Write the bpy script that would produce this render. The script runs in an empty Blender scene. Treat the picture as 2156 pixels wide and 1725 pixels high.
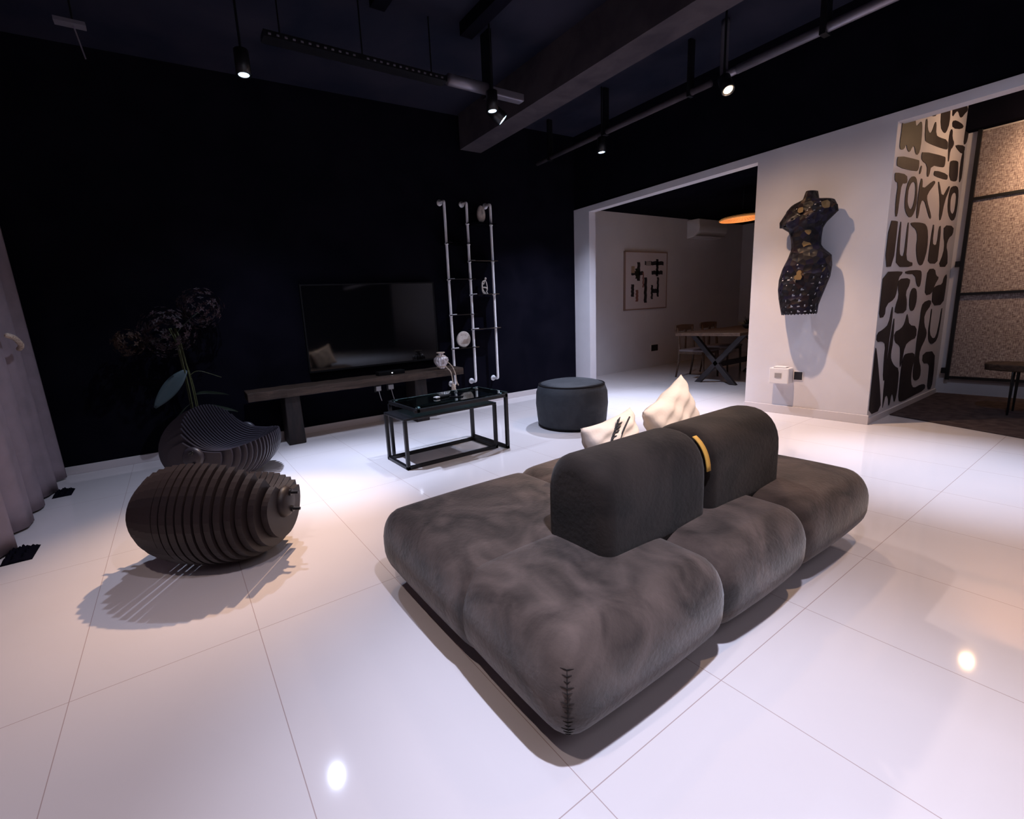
import bpy, bmesh, math, random
from mathutils import Vector, Matrix
random.seed(7)
PI = math.pi
S = bpy.context.scene
COL = S.collection

# ---------------------------------------------------------------- camera
def make_camera():
    yaw, pitch, roll = .5531, -.184, -.0619
    fw = Vector((math.sin(yaw)*math.cos(pitch), math.cos(yaw)*math.cos(pitch), math.sin(pitch)))
    rt = Vector((math.cos(yaw), -math.sin(yaw), 0)); up = rt.cross(fw)
    r2 = rt*math.cos(roll) + up*math.sin(roll); u2 = -rt*math.sin(roll) + up*math.cos(roll)
    cd = bpy.data.cameras.new('camera'); co = bpy.data.objects.new('camera', cd)
    cd.sensor_fit = 'HORIZONTAL'; cd.sensor_width = 36; cd.lens = 955.6/2156*36
    cd.shift_x = (1078-967)/2156; cd.shift_y = (843.6-862.5)/2156
    cd.clip_start = .02
    m = Matrix((r2, u2, -fw)).transposed().to_4x4(); m.translation = (0, 0, 1.2)
    co.matrix_world = m
    COL.objects.link(co); S.camera = co
make_camera()
S.view_settings.view_transform = 'Standard'
S.view_settings.look = 'None'
S.view_settings.exposure = 0.0
S.view_settings.gamma = 1
S.view_settings.use_curve_mapping = False
w = bpy.data.worlds.new('world'); S.world = w; w.use_nodes = True
w.node_tree.nodes['Background'].inputs[0].default_value = (.05, .05, .09, 1)
w.node_tree.nodes['Background'].inputs[1].default_value = .2

COOL = (.66, .75, 1.0); WARM = (1.0, .66, .42); NEUT = (1.0, .86, .84)
def spot(loc, target, power, color, cone=80, blend=.9, radius=.03):
    l = bpy.data.lights.new('spotlight', 'SPOT'); l.energy = power; l.color = color
    l.spot_size = math.radians(cone); l.spot_blend = blend; l.shadow_soft_size = radius
    o = bpy.data.objects.new('spotlight', l); COL.objects.link(o); o.location = loc
    d = Vector(target)-Vector(loc); o.rotation_euler = d.to_track_quat('-Z', 'Y').to_euler()
    return o
# heads of the ceiling spots: (head position, target, power, colour, cone, blend, rotates body)
LAMPS = [
    ('cool', (.70, 3.70, 2.93), (.97, 3.66, 0), 470, COOL, 44, 1.0),
    ('cool', (2.65, 3.45, 2.93), (2.35, 3.40, 0), 250, COOL, 56, 1.0),
    ('tilted', (2.80, 3.50, 2.90), (2.0, 1.5, .55), 170, (1, .80, .70), 40, 1.0),
    ('cool', (4.45, 3.80, 2.93), (4.75, 3.45, 0), 480, COOL, 52, 1.0),
    ('warm', (4.20, 2.27, 2.90), (4.85, 2.15, 0), 300, WARM, 62, 1.0),
]
# the same heads also throw a weak wide spill around their beam
SPILL = [(0, 150, 130), (1, 40, 130), (3, 430, 118), (4, 110, 150)]
HIDDEN = [   # unseen spots: some follow floor pools and shadows, others are added as fill
    ((4.25, .55, 2.93), (4.2, .70, 0), 430, COOL, 44, 1.0),
    ((4.25, .50, 2.93), (4.3, .6, 0), 65, COOL, 150, 1.0),
    ((.75, .25, 2.93), (.98, .62, 0), 340, COOL, 54, 1.0),
    ((.75, .20, 2.93), (.35, .6, 0), 100, (.86, .80, 1.0), 130, 1.0),
    ((1.30, 3.55, 2.93), (.22, 2.85, 0), 460, WARM, 45, 1.0),
    ((2.75, .25, 2.93), (2.6, .5, 0), 110, WARM, 80, 1.0),
    ((2.20, .10, 2.93), (1.90, 1.40, .68), 290, (1, .78, .66), 26, 1.0),  # added to brighten the scatter cushions
    ((-.4, .6, 2.93), (-.1, 1.3, 0), 85, (1, .80, .76), 100, 1.0),
    ((.6, -4.2, 2.93), (.6, -4.4, 0), 900, COOL, 110, 1.0),
    ((3.6, -4.2, 2.93), (3.6, -4.4, 0), 900, COOL, 110, 1.0),
    ((2.1, -7.6, 2.93), (2.1, -7.6, 0), 700, NEUT, 120, 1.0),
]
for a in HIDDEN: spot(*a[:2], a[2], a[3], a[4], a[5])
for a in LAMPS: spot((a[1][0], a[1][1], a[1][2]-.012) if a[0] != 'tilted' else (2.80, 3.45, 2.88), a[2], a[3], a[4], a[5], a[6])
for k, pw, cone in SPILL:
    p = LAMPS[k][1]; spot((p[0], p[1], p[2]-.012), (p[0], p[1], 0), pw, LAMPS[k][4], cone, 1.0)
l = bpy.data.lights.new('pendant_bulb', 'POINT'); l.energy = 6; l.color = (1, .6, .34); l.shadow_soft_size = .05
o = bpy.data.objects.new('pendant_bulb', l); COL.objects.link(o); o.location = (7.22, 3.62, 2.1)
l = bpy.data.lights.new('side_room_bulb', 'POINT'); l.energy = 13; l.color = (1, .62, .34); l.shadow_soft_size = .035
o = bpy.data.objects.new('side_room_bulb', l); COL.objects.link(o); o.location = (6.5, .8, 2.65)
def area(loc, power, color, sx, sy, rot=(0, 0, 0)):
    l = bpy.data.lights.new('fill_light', 'AREA'); l.shape = 'RECTANGLE'; l.size = sx; l.size_y = sy
    l.energy = power; l.color = color
    o = bpy.data.objects.new('fill_light', l); COL.objects.link(o); o.location = loc; o.rotation_euler = rot
    return o
area((1.6, -1.4, 2.95), 20, (.95, .86, 1.0), 3.5, 1.6)  # unseen soft panel added behind the camera for ambient fill
spot((6.5, .8, 2.6), (7.3, .1, 2.2), 170, (1.0, .62, .36), 150, 1.0)        # lamp of the room on the right

# ---------------------------------------------------------------- materials
def mat(name, color, rough=.5, metal=0, spec=.5, **kw):
    m = bpy.data.materials.new(name); m.use_nodes = True
    b = m.node_tree.nodes['Principled BSDF']
    b.inputs['Base Color'].default_value = (*color, 1); b.inputs['Roughness'].default_value = rough
    b.inputs['Metallic'].default_value = metal; b.inputs['Specular IOR Level'].default_value = spec
    for k, v in kw.items(): b.inputs[k.replace('_', ' ')].default_value = v
    return m
def noisy(m, c1, c2, scale=8, detail=6, dist=.4, lo=.35, hi=.65, stretch=(1, 1, 1), bump=0, bscale=None):
    nt = m.node_tree; N = nt.nodes; L = nt.links; b = N['Principled BSDF']
    tc = N.new('ShaderNodeTexCoord'); mp = N.new('ShaderNodeMapping'); mp.inputs['Scale'].default_value = stretch
    L.new(tc.outputs['Object'], mp.inputs[0])
    n = N.new('ShaderNodeTexNoise'); n.inputs['Scale'].default_value = scale; n.inputs['Detail'].default_value = detail
    n.inputs['Distortion'].default_value = dist; L.new(mp.outputs[0], n.inputs['Vector'])
    r = N.new('ShaderNodeValToRGB'); r.color_ramp.elements[0].position = lo; r.color_ramp.elements[1].position = hi
    r.color_ramp.elements[0].color = (*c1, 1); r.color_ramp.elements[1].color = (*c2, 1)
    L.new(n.outputs['Fac'], r.inputs[0]); L.new(r.outputs[0], b.inputs['Base Color'])
    if bump:
        n2 = N.new('ShaderNodeTexNoise'); n2.inputs['Scale'].default_value = bscale or scale*4; n2.inputs['Detail'].default_value = 4
        L.new(mp.outputs[0], n2.inputs['Vector'])
        bp = N.new('ShaderNodeBump'); bp.inputs['Strength'].default_value = bump; bp.inputs['Distance'].default_value = .01
        L.new(n2.outputs['Fac'], bp.inputs['Height']); L.new(bp.outputs[0], b.inputs['Normal'])
    return m
M = {}
M['black_paint'] = noisy(mat('black_paint', (.006, .006, .009), 1, 0, .02), (.0035, .0035, .007), (.006, .0055, .010), 3)
M['ceiling_paint'] = noisy(mat('ceiling_paint', (.02, .02, .028), .85, 0, .1), (.009, .011, .022), (.022, .021, .034), 1.5, 5)
M['concrete_dark'] = noisy(mat('concrete_dark', (.06, .05, .06), .9, 0, .1), (.04, .034, .042), (.065, .054, .062), 4, 6)
M['white_wall'] = noisy(mat('white_wall', (.62, .59, .62), .55, 0, .3), (.60, .57, .60), (.64, .61, .635), 2, 4)
M['trim_white'] = mat('trim_white', (.60, .55, .56), .4)
M['black_metal'] = mat('black_metal', (.006, .006, .008), .35, 0, .5)
M['dark_metal'] = mat('dark_metal', (.012, .012, .02), .45, .3)
M['chrome'] = mat('chrome', (.95, .93, .96), .35, .1)
M['steel_duct'] = mat('steel_duct', (.22, .2, .24), .45, .6)
M['velvet'] = noisy(mat('velvet', (.05, .04, .04), .85, 0, .25, Sheen_Weight=.3, Sheen_Roughness=.45), (.016, .0098, .0075), (.104, .073, .062), 5.0, 9, 1.3, .30, .72, bump=.25, bscale=60)
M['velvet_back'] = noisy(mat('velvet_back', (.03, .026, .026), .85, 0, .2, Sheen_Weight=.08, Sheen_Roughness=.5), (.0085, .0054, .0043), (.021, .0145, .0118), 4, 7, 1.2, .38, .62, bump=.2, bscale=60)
M['pouf'] = noisy(mat('pouf', (.035, .038, .045), .7, 0, .25), (.03, .033, .04), (.045, .048, .056), 6, 6, .8, bump=.3, bscale=20)
M['seam'] = mat('seam', (.012, .01, .011), .9, 0, .1)
M['yellow'] = mat('yellow', (.55, .30, .05), .7)
M['cotton'] = noisy(mat('cotton', (.78, .69, .62), .85, 0, .2), (.74, .66, .59), (.82, .73, .66), 9, 4, bump=.5, bscale=14)
M['black_thread'] = mat('black_thread', (.02, .02, .025), .8)
M['rib_wood'] = mat('rib_wood', (.022, .019, .027), .42, 0, .5)
M['rib_dark'] = mat('rib_dark', (.018, .012, .013), .5, 0, .35)
M['bench_wood'] = noisy(mat('bench_wood', (.10, .06, .045), .6, 0, .3), (.03, .019, .014), (.075, .047, .034), 3, 8, .6, stretch=(1, 8, 8), bump=.3)
M['dark_wood'] = noisy(mat('dark_wood', (.03, .02, .02), .6, 0, .3), (.010, .007, .008), (.02, .013, .012), 5, 7, .6, stretch=(6, 6, 1))
M['dining_wood'] = noisy(mat('dining_wood', (.14, .075, .05), .5, 0, .3), (.07, .04, .028), (.12, .07, .045), 5, 7, .6, stretch=(1, 6, 6))
M['table_dark'] = mat('table_dark', (.02, .015, .018), .5)
M['seat_cloth'] = mat('seat_cloth', (.16, .12, .12), .8)
M['screen'] = mat('screen', (.003, .003, .004), .05, 0, 1.0)
M['bezel'] = mat('bezel', (.004, .004, .005), .6, 0, .15)
M['plaster'] = noisy(mat('plaster', (.55, .48, .44), .8), (.48, .42, .38), (.62, .55, .5), 30, 4, bump=.4, bscale=60)
M['rope'] = noisy(mat('rope', (.52, .40, .30), .85), (.42, .31, .23), (.66, .54, .44), 60, 3, bump=.6, bscale=90)
M['silver_weave'] = noisy(mat('silver_weave', (.5, .45, .45), .45, .3), (.30, .24, .22), (.72, .66, .68), 30, 3)
M['curtain'] = noisy(mat('curtain', (.30, .25, .29), .85, 0, .15), (.25, .20, .225), (.30, .235, .265), 7, 4)
M['leaf'] = mat('leaf', (.045, .07, .078), .5)
M['leaf_dark'] = mat('leaf_dark', (.010, .016, .008), .5)
M['stem'] = mat('stem', (.055, .06, .02), .5)
M['petal'] = noisy(mat('petal', (.08, .02, .03), .7), (.006, .002, .005), (.028, .007, .010), 20, 3)
M['petal_orange'] = mat('petal_orange', (.035, .014, .006), .7)
M['plastic_white'] = mat('plastic_white', (.70, .66, .66), .35)
M['plastic_grey'] = mat('plastic_grey', (.30, .27, .26), .4)
M['socket_black'] = mat('socket_black', (.008, .007, .01), .35)
M['vinyl'] = noisy(mat('vinyl', (.02, .016, .02), .6, 0, .25), (.014, .010, .014), (.030, .024, .024), 3, 4)
M['rug'] = noisy(mat('rug', (.05, .035, .035), .9, 0, .1), (.045, .032, .034), (.08, .06, .06), 12, 6)
M['paper'] = mat('paper', (.56, .50, .52), .7)
M['gold_patch'] = mat('gold_patch', (.17, .11, .05), .5, .3)
M['ink'] = mat('ink', (.015, .014, .02), .7)
M['ink_red'] = mat('ink_red', (.22, .09, .07), .7)
M['ink_tan'] = mat('ink_tan', (.36, .26, .18), .7)
M['frame_thin'] = mat('frame_thin', (.30, .20, .16), .5)
def emis(name, color, strength):
    m = bpy.data.materials.new(name); m.use_nodes = True; nt = m.node_tree
    b = nt.nodes['Principled BSDF']; b.inputs['Base Color'].default_value = (*color, 1)
    b.inputs['Emission Color'].default_value = (*color, 1); b.inputs['Emission Strength'].default_value = strength
    return m
M['lamp_cool'] = emis('lamp_cool', (.62, .82, 1.0), 2.2)
M['lamp_cool_core'] = emis('lamp_cool_core', (.9, .96, 1.0), 8)
M['lamp_warm'] = emis('lamp_warm', (1.0, .72, .42), 30)
M['rattan_lit'] = emis('rattan_lit', (.62, .26, .08), .32)
M['led'] = emis('led', (.9, .9, 1), 4)
def floor_mat():
    m = mat('floor_tile', (.66, .6, .62), .16, 0, .5); nt = m.node_tree; N = nt.nodes; L = nt.links; b = N['Principled BSDF']
    tc = N.new('ShaderNodeTexCoord'); mp = N.new('ShaderNodeMapping'); L.new(tc.outputs['Object'], mp.inputs[0])
    mp.inputs['Location'].default_value = (-.7285/.6, -.66/1.2, 0)
    mp.inputs['Scale'].default_value = (1/.6, 1/1.2, 1)
    sp = N.new('ShaderNodeSeparateXYZ'); L.new(mp.outputs[0], sp.inputs[0])
    def line(sock, half):
        f = N.new('ShaderNodeMath'); f.operation = 'PINGPONG'; f.inputs[1].default_value = .5; L.new(sock, f.inputs[0])
        l = N.new('ShaderNodeMath'); l.operation = 'LESS_THAN'; l.inputs[1].default_value = half; L.new(f.outputs[0], l.inputs[0])
        return l.outputs[0]
    a = line(sp.outputs[0], .0013/.6); c = line(sp.outputs[1], .0013/1.2)
    mx = N.new('ShaderNodeMath'); mx.operation = 'MAXIMUM'; L.new(a, mx.inputs[0]); L.new(c, mx.inputs[1])
    n = N.new('ShaderNodeTexNoise'); n.inputs['Scale'].default_value = .8; n.inputs['Detail'].default_value = 5; L.new(tc.outputs['Object'], n.inputs['Vector'])
    r = N.new('ShaderNodeValToRGB'); r.color_ramp.elements[0].color = (.65, .60, .605, 1); r.color_ramp.elements[1].color = (.70, .655, .665, 1)
    r.color_ramp.elements[0].position = .3; r.color_ramp.elements[1].position = .7
    L.new(n.outputs['Fac'], r.inputs[0])
    mix = N.new('ShaderNodeMixRGB'); mix.inputs[2].default_value = (.42, .33, .32, 1)
    L.new(mx.outputs[0], mix.inputs[0]); L.new(r.outputs[0], mix.inputs[1]); L.new(mix.outputs[0], b.inputs['Base Color'])
    n3 = N.new('ShaderNodeTexNoise'); n3.inputs['Scale'].default_value = 3; n3.inputs['Detail'].default_value = 3; L.new(tc.outputs['Object'], n3.inputs['Vector'])
    rr = N.new('ShaderNodeMapRange'); rr.inputs['To Min'].default_value = .04; rr.inputs['To Max'].default_value = .075
    L.new(n3.outputs['Fac'], rr.inputs['Value']); L.new(rr.outputs[0], b.inputs['Roughness'])
    return m
M['floor'] = floor_mat()
def weave_mat():
    m = mat('woven_mesh', (.4, .33, .3), .7, 0, .2); nt = m.node_tree; N = nt.nodes; L = nt.links; b = N['Principled BSDF']
    tc = N.new('ShaderNodeTexCoord')
    cols = []
    for st in ((1, 16, 120), (1, 120, 16)):
        mp = N.new('ShaderNodeMapping'); mp.inputs['Scale'].default_value = st; L.new(tc.outputs['Object'], mp.inputs[0])
        n = N.new('ShaderNodeTexNoise'); n.inputs['Scale'].default_value = 1.6; n.inputs['Detail'].default_value = 5; L.new(mp.outputs[0], n.inputs['Vector'])
        cols.append(n.outputs['Fac'])
    ad = N.new('ShaderNodeMath'); ad.operation = 'ADD'; L.new(cols[0], ad.inputs[0]); L.new(cols[1], ad.inputs[1])
    r = N.new('ShaderNodeValToRGB'); r.color_ramp.elements[0].position = .42; r.color_ramp.elements[1].position = .62
    r.color_ramp.elements[0].color = (.17, .12, .12, 1); r.color_ramp.elements[1].color = (.58, .50, .47, 1)
    hf = N.new('ShaderNodeMath'); hf.operation = 'MULTIPLY'; hf.inputs[1].default_value = .5; L.new(ad.outputs[0], hf.inputs[0])
    L.new(hf.outputs[0], r.inputs[0]); L.new(r.outputs[0], b.inputs['Base Color'])
    bp = N.new('ShaderNodeBump'); bp.inputs['Strength'].default_value = .6; bp.inputs['Distance'].default_value = .01
    L.new(ad.outputs[0], bp.inputs['Height']); L.new(bp.outputs[0], b.inputs['Normal'])
    return m
M['weave'] = weave_mat()
def glass_mat():
    m = bpy.data.materials.new('table_glass'); m.use_nodes = True; nt = m.node_tree; b = nt.nodes['Principled BSDF']
    b.inputs['Base Color'].default_value = (.45, .72, .70, 1); b.inputs['Roughness'].default_value = .02
    b.inputs['Transmission Weight'].default_value = 1.0; b.inputs['IOR'].default_value = 1.5
    return m
M['glass'] = glass_mat()
def patch_mat():
    m = mat('patchwork', (.02, .015, .02), .5, .1, .2); nt = m.node_tree; N = nt.nodes; L = nt.links; b = N['Principled BSDF']
    tc = N.new('ShaderNodeTexCoord'); v = N.new('ShaderNodeTexVoronoi'); v.inputs['Scale'].default_value = 19; L.new(tc.outputs['Object'], v.inputs['Vector'])
    r = N.new('ShaderNodeValToRGB'); cr = r.color_ramp; cr.interpolation = 'CONSTANT'
    cr.elements[0].position = 0; cr.elements[0].color = (.007, .0055, .008, 1); cr.elements[1].position = .5; cr.elements[1].color = (.013, .007, .010, 1)
    for p, c in ((.66, (.009, .007, .02, 1)), (.90, (.032, .018, .014, 1)), (.94, (.012, .01, .012, 1)), (.985, (.15, .10, .045, 1))):
        e = cr.elements.new(p); e.color = c
    sp = N.new('ShaderNodeSeparateColor'); L.new(v.outputs['Color'], sp.inputs[0]); L.new(sp.outputs[0], r.inputs[0]); L.new(r.outputs[0], b.inputs['Base Color'])
    bp = N.new('ShaderNodeBump'); bp.inputs['Strength'].default_value = .8; bp.inputs['Distance'].default_value = .02
    L.new(v.outputs['Distance'], bp.inputs['Height']); L.new(bp.outputs[0], b.inputs['Normal'])
    return m
M['patch'] = patch_mat()

# ---------------------------------------------------------------- helpers
def obj(name, bm, m, parent=None, smooth=False, bevel=0, sub=0, seg=2):
    me = bpy.data.meshes.new(name); bmesh.ops.recalc_face_normals(bm, faces=bm.faces); bm.to_mesh(me); bm.free()
    for mm in (m if isinstance(m, (list, tuple)) else [m]): me.materials.append(M[mm])
    o = bpy.data.objects.new(name, me); COL.objects.link(o)
    if smooth:
        for p in me.polygons: p.use_smooth = True
    if bevel:
        b = o.modifiers.new('bevel', 'BEVEL'); b.width = bevel; b.segments = seg; b.limit_method = 'ANGLE'
    if sub:
        s = o.modifiers.new('sub', 'SUBSURF'); s.levels = sub; s.render_levels = sub
    if parent: o.parent = parent
    return o
def tag(o, label, cat, group=None, kind=None):
    o['label'] = label; o['category'] = cat
    if group: o['group'] = group
    if kind: o['kind'] = kind
    return o
def thing(name, label, cat, loc=(0, 0, 0), rotz=0, group=None):
    o = bpy.data.objects.new(name, None); COL.objects.link(o); o.location = loc; o.rotation_euler = (0, 0, rotz)
    return tag(o, label, cat, group)
def struct(name, bm, m, label=None, cat=None, bevel=0):
    o = obj(name, bm, m, bevel=bevel); o['kind'] = 'structure'
    if label: o['label'] = label; o['category'] = cat or name.split('_')[0]
    return o
def box(bm, x0, x1, y0, y1, z0, z1, mx=None, mi=0):
    vs = [Vector((x, y, z)) for x in (x0, x1) for y in (y0, y1) for z in (z0, z1)]
    if mx: vs = [mx @ v for v in vs]
    v = [bm.verts.new(p) for p in vs]
    for f in ((0, 1, 3, 2), (4, 6, 7, 5), (0, 4, 5, 1), (2, 3, 7, 6), (0, 2, 6, 4), (1, 5, 7, 3)):
        fc = bm.faces.new([v[i] for i in f]); fc.material_index = mi
    return v
def bx(*a, **k):
    bm = bmesh.new(); box(bm, *a, **k); return bm
def ring(bm, pts): return [bm.verts.new(p) for p in pts]
def bridge(bm, a, b, closed=True):
    n = len(a)
    for i in range(n if closed else n-1):
        bm.faces.new((a[i], a[(i+1) % n], b[(i+1) % n], b[i]))
def tube(bm, pts, r, n=10, cap=True):
    pts = [Vector(p) for p in pts]; rs = r if isinstance(r, (list, tuple)) else [r]*len(pts)
    prev = None; rings = []
    ref = None
    for i, p in enumerate(pts):
        d = (pts[min(i+1, len(pts)-1)]-pts[max(i-1, 0)]).normalized()
        if ref is None: ref = d.orthogonal().normalized()
        ref = (ref - d*ref.dot(d)).normalized(); s = d.cross(ref)
        rings.append(ring(bm, [p+(ref*math.cos(t)+s*math.sin(t))*rs[i] for t in [2*PI*k/n for k in range(n)]]))
    for a, b in zip(rings, rings[1:]): bridge(bm, a, b)
    if cap:
        bm.faces.new(rings[0][::-1]); bm.faces.new(rings[-1])
    return bm
def tb(*a, **k):
    bm = bmesh.new(); tube(bm, *a, **k); return bm
def lathe(bm, prof, n=32, mx=None, cap=True):
    rings = []
    for r, z in prof:
        ps = [Vector((r*math.cos(2*PI*k/n), r*math.sin(2*PI*k/n), z)) for k in range(n)]
        if mx: ps = [mx @ p for p in ps]
        rings.append(ring(bm, ps))
    for a, b in zip(rings, rings[1:]): bridge(bm, a, b)
    if cap: bm.faces.new(rings[0][::-1]); bm.faces.new(rings[-1])
    return bm
def lt(*a, **k):
    bm = bmesh.new(); lathe(bm, *a, **k); return bm
def smooth_path(pts, n=8):
    P = [Vector(p) for p in pts]; P = [P[0]*2-P[1]]+P+[P[-1]*2-P[-2]]; out = []
    for i in range(1, len(P)-2):
        a, b, c, d = P[i-1:i+3]
        for k in range(n):
            t = k/n; out.append(.5*((2*b)+(c-a)*t+(2*a-5*b+4*c-d)*t*t+(3*b-a-3*c+d)*t**3))
    out.append(P[-2]); return out
def prism(bm, pts, vec):
    a = ring(bm, pts); b = ring(bm, [Vector(p)+Vector(vec) for p in pts]); bridge(bm, a, b); bm.faces.new(a[::-1]); bm.faces.new(b)
    return bm
def align(p, d, up=(0, 0, 1)):
    return Matrix.Translation(p) @ Vector(d).to_track_quat('Z', 'Y').to_matrix().to_4x4()
# frame of the black wall: u along it, d out of it into the room
WO = Vector((-.95, 5.24, 0)); WT = Vector((.99925, -.0387, 0)); WN = Vector((-.0387, -.99925, 0))
WROT = math.atan2(-.0387, .99925)
def wp(u, d, z=0): return WO+WT*u+WN*d+Vector((0, 0, z))
WM = Matrix.Translation(WO) @ Matrix.Rotation(WROT, 4, 'Z')        # local (u, -d, z)
MURAL = {
 'A': [(5331,2598),(5374,2619),(5432,2618),(5458,2595),(5476,2559),(5529,2575),(5532,2603),(5590,2623),(5643,2609),(5681,2559),(5750,2593),(5795,2620),(5829,2605),(5851,2535),(5860,2420),(5821,2352),(5747,2349),(5689,2410),(5637,2391),(5593,2343),(5532,2353),(5482,2399),(5454,2355),(5397,2338),(5337,2344),(5333,2414),(5344,2477)],
 'B': [(5735,2667),(5809,2691),(5884,2716),(5883,2683),(5828,2678)],
 'C': [(5921,2730),(6168,2779),(6194,2741),(6151,2712),(5991,2700)],
 'D': [(5910,2650),(5956,2666),(5988,2588),(6066,2557),(6127,2591),(6177,2675),(6215,2672),(6242,2573),(6356,2567),(6615,2581),(6656,2509),(6605,2493),(6267,2481),(6024,2479),(5946,2490)],
 'E': [(6307,2820),(6480,2866),(6573,2869),(6611,2733),(6539,2633),(6461,2622),(6347,2658)],
 'F': [(6651,2864),(6669,2898),(6825,2939),(7108,2969),(7167,2932),(7059,2881),(6988,2837),(6917,2831),(6841,2873),(6762,2851),(6671,2787)],
 'G': [(6685,2758),(6812,2787),(7092,2783),(7040,2738),(6730,2701)],
 'H': [(6669,2683),(6734,2693),(6753,2618),(6841,2584),(6808,2542),(6737,2505),(6740,2403),(6711,2400),(6669,2524),(6645,2603)],
 'I': [(6882,2575),(7223,2610),(7231,2558),(7154,2519),(6932,2549)],
 'I2': [(7174,2810),(7262,2794),(7301,2723),(7252,2629),(7163,2612),(7163,2722)],
 'J': [(5327,2288),(5845,2313),(5868,2303),(5874,2236),(5813,2213),(5332,2198),(5306,2239)],
 'K': [(5927,2395),(6583,2431),(6623,2417),(6623,2344),(6563,2328),(6214,2312),(6181,2207),(6123,2201),(6098,2299),(5928,2319),(5904,2358)],
 'K2': [(5918,2271),(5958,2279),(5942,2209),(5897,2200)],
 'L': [(6338,2281),(6753,2287),(6768,2241),(6710,2231),(6345,2228),(6311,2247)],
 'M': [(6813,2421),(7041,2443),(7075,2413),(7109,2269),(7029,2242),(6828,2242),(6776,2389)],
 'N': [(7176,2551),(7231,2558),(7261,2314),(7213,2254),(7174,2256),(7142,2430)],
 'T': [(5309,2156),(5586,2165),(5619,2110),(5586,2092),(5479,2085),(5467,1948),(5461,1815),(5406,1811),(5380,1942),(5396,2081),(5313,2085),(5292,2135)],
 'O': [(5695,2159),(5800,2173),(5868,2142),(5909,2051),(5924,1921),(5843,1832),(5749,1823),(5635,1876),(5601,1958),(5615,2085)],
 'Oi': [(5725,2116),(5803,2127),(5834,2104),(5859,2055),(5860,1977),(5818,1901),(5752,1892),(5680,1938),(5668,1988),(5665,2056)],
 'Kk': [(5958,2168),(6015,2173),(6037,2079),(6316,2184),(6388,2187),(6388,2164),(6197,2057),(6204,2003),(6401,1869),(6367,1837),(6214,1940),(6130,1998),(6032,1981),(6017,1829),(5958,1830),(5937,2001)],
 'Y': [(6475,2190),(6516,2194),(6669,2057),(6824,2175),(6871,2189),(6878,2160),(6765,2036),(6724,1858),(6661,1845),(6615,2024)],
 'P': [(6943,2190),(7138,2213),(7215,2160),(7241,2010),(7206,1885),(7083,1863),(6945,1920),(6877,2024),(6893,2142)],
 'Pi': [(7008,2132),(7114,2146),(7159,2095),(7157,1984),(7135,1952),(7089,1929),(7002,1954),(6971,2011),(6960,2079)],
 'Q': [(5287,1772),(5473,1778),(5495,1766),(5488,1397),(5280,1391)],
 'R': [(5551,1777),(5580,1775),(5597,1642),(5615,1512),(5678,1483),(5741,1497),(5743,1648),(5746,1779),(5778,1781),(5794,1623),(5809,1462),(5932,1436),(6004,1437),(6005,1395),(5562,1393),(5538,1546)],
 'S': [(5822,1774),(5860,1787),(6119,1798),(6276,1788),(6362,1717),(6399,1565),(6326,1430),(6258,1405),(6172,1428),(6105,1484),(6055,1576),(6064,1668),(5995,1733),(5872,1754)],
 'U': [(6480,1798),(6531,1795),(6537,1627),(6613,1605),(6691,1622),(6686,1788),(6760,1802),(6782,1534),(6776,1428),(6470,1431),(6463,1528)],
 'V': [(6851,1811),(7201,1818),(7205,1730),(7071,1694),(7017,1610),(7106,1540),(7154,1399),(6824,1398),(6959,1537),(6949,1639),(6885,1698)],
 'a': [(5270,1350),(5745,1356),(5758,1335),(5665,1297),(5664,1173),(5615,1108),(5422,1067),(5416,959),(5272,957),(5275,1119)],
 'b': [(5832,1359),(6248,1368),(6318,1343),(6327,1250),(6298,1199),(6207,1221),(6119,1328),(5842,1330)],
 'c': [(5668,1288),(5985,1294),(5997,1235),(5903,1158),(5978,1076),(5985,970),(5673,975),(5666,1038),(5734,1133),(5679,1211)],
 'd': [(6134,1203),(6223,1180),(6265,1086),(6228,994),(6140,973),(6063,1012),(6032,1114),(6062,1184)],
 'e': [(6499,1374),(6726,1382),(6794,1309),(6914,1292),(6795,1222),(6726,1126),(6500,1116),(6485,1238)],
 'f': [(7191,1329),(7204,1170),(7183,999),(6778,1004),(6740,1180),(6875,1210),(7063,1218),(7087,1296)],
 'h': [(5580,1042),(5610,1036),(5622,914),(5600,719),(5612,366),(5557,363),(5519,578),(5521,706),(5428,743),(5282,745),(5272,826),(5422,849),(5546,889)],
 'i': [(6018,963),(6061,930),(6124,844),(6361,818),(6390,698),(6211,690),(6067,649),(6035,473),(5986,436),(5951,628),(5891,670),(5761,706),(5716,800),(5913,826),(5988,873)],
 'j': [(5658,932),(5687,930),(5716,710),(5691,611),(5711,548),(5822,475),(5972,432),(5998,264),(5987,157),(5949,87),(5888,182),(5837,200),(5814,86),(5780,102),(5755,180),(5673,213),(5643,124),(5627,85),(5599,317),(5613,498),(5628,717)],
 'k': [(5270,699),(5299,686),(5381,543),(5513,277),(5586,81),(5281,80),(5272,261),(5274,477)],
 'l': [(6129,565),(6396,550),(6424,476),(6375,381),(6395,233),(6507,162),(6750,175),(6906,155),(6912,94),(6502,82),(6174,69),(6060,97),(6039,280),(6035,473),(6073,543)],
 'm': [(6713,1072),(6755,1016),(6559,926),(6604,814),(6723,740),(6714,673),(6563,562),(6567,461),(6678,358),(6683,254),(6548,236),(6449,272),(6414,366),(6433,541),(6416,674),(6444,867),(6436,975),(6475,1048)],
 'n': [(6774,971),(6811,969),(6807,846),(6827,710),(6968,644),(7079,657),(7131,805),(7143,955),(7179,965),(7173,755),(7135,617),(6955,585),(6823,630),(6761,737),(6779,870)],
 'o': [(6685,523),(7107,501),(7166,291),(7163,66),(6992,83),(6979,253),(6965,379),(6702,407)]}
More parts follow.
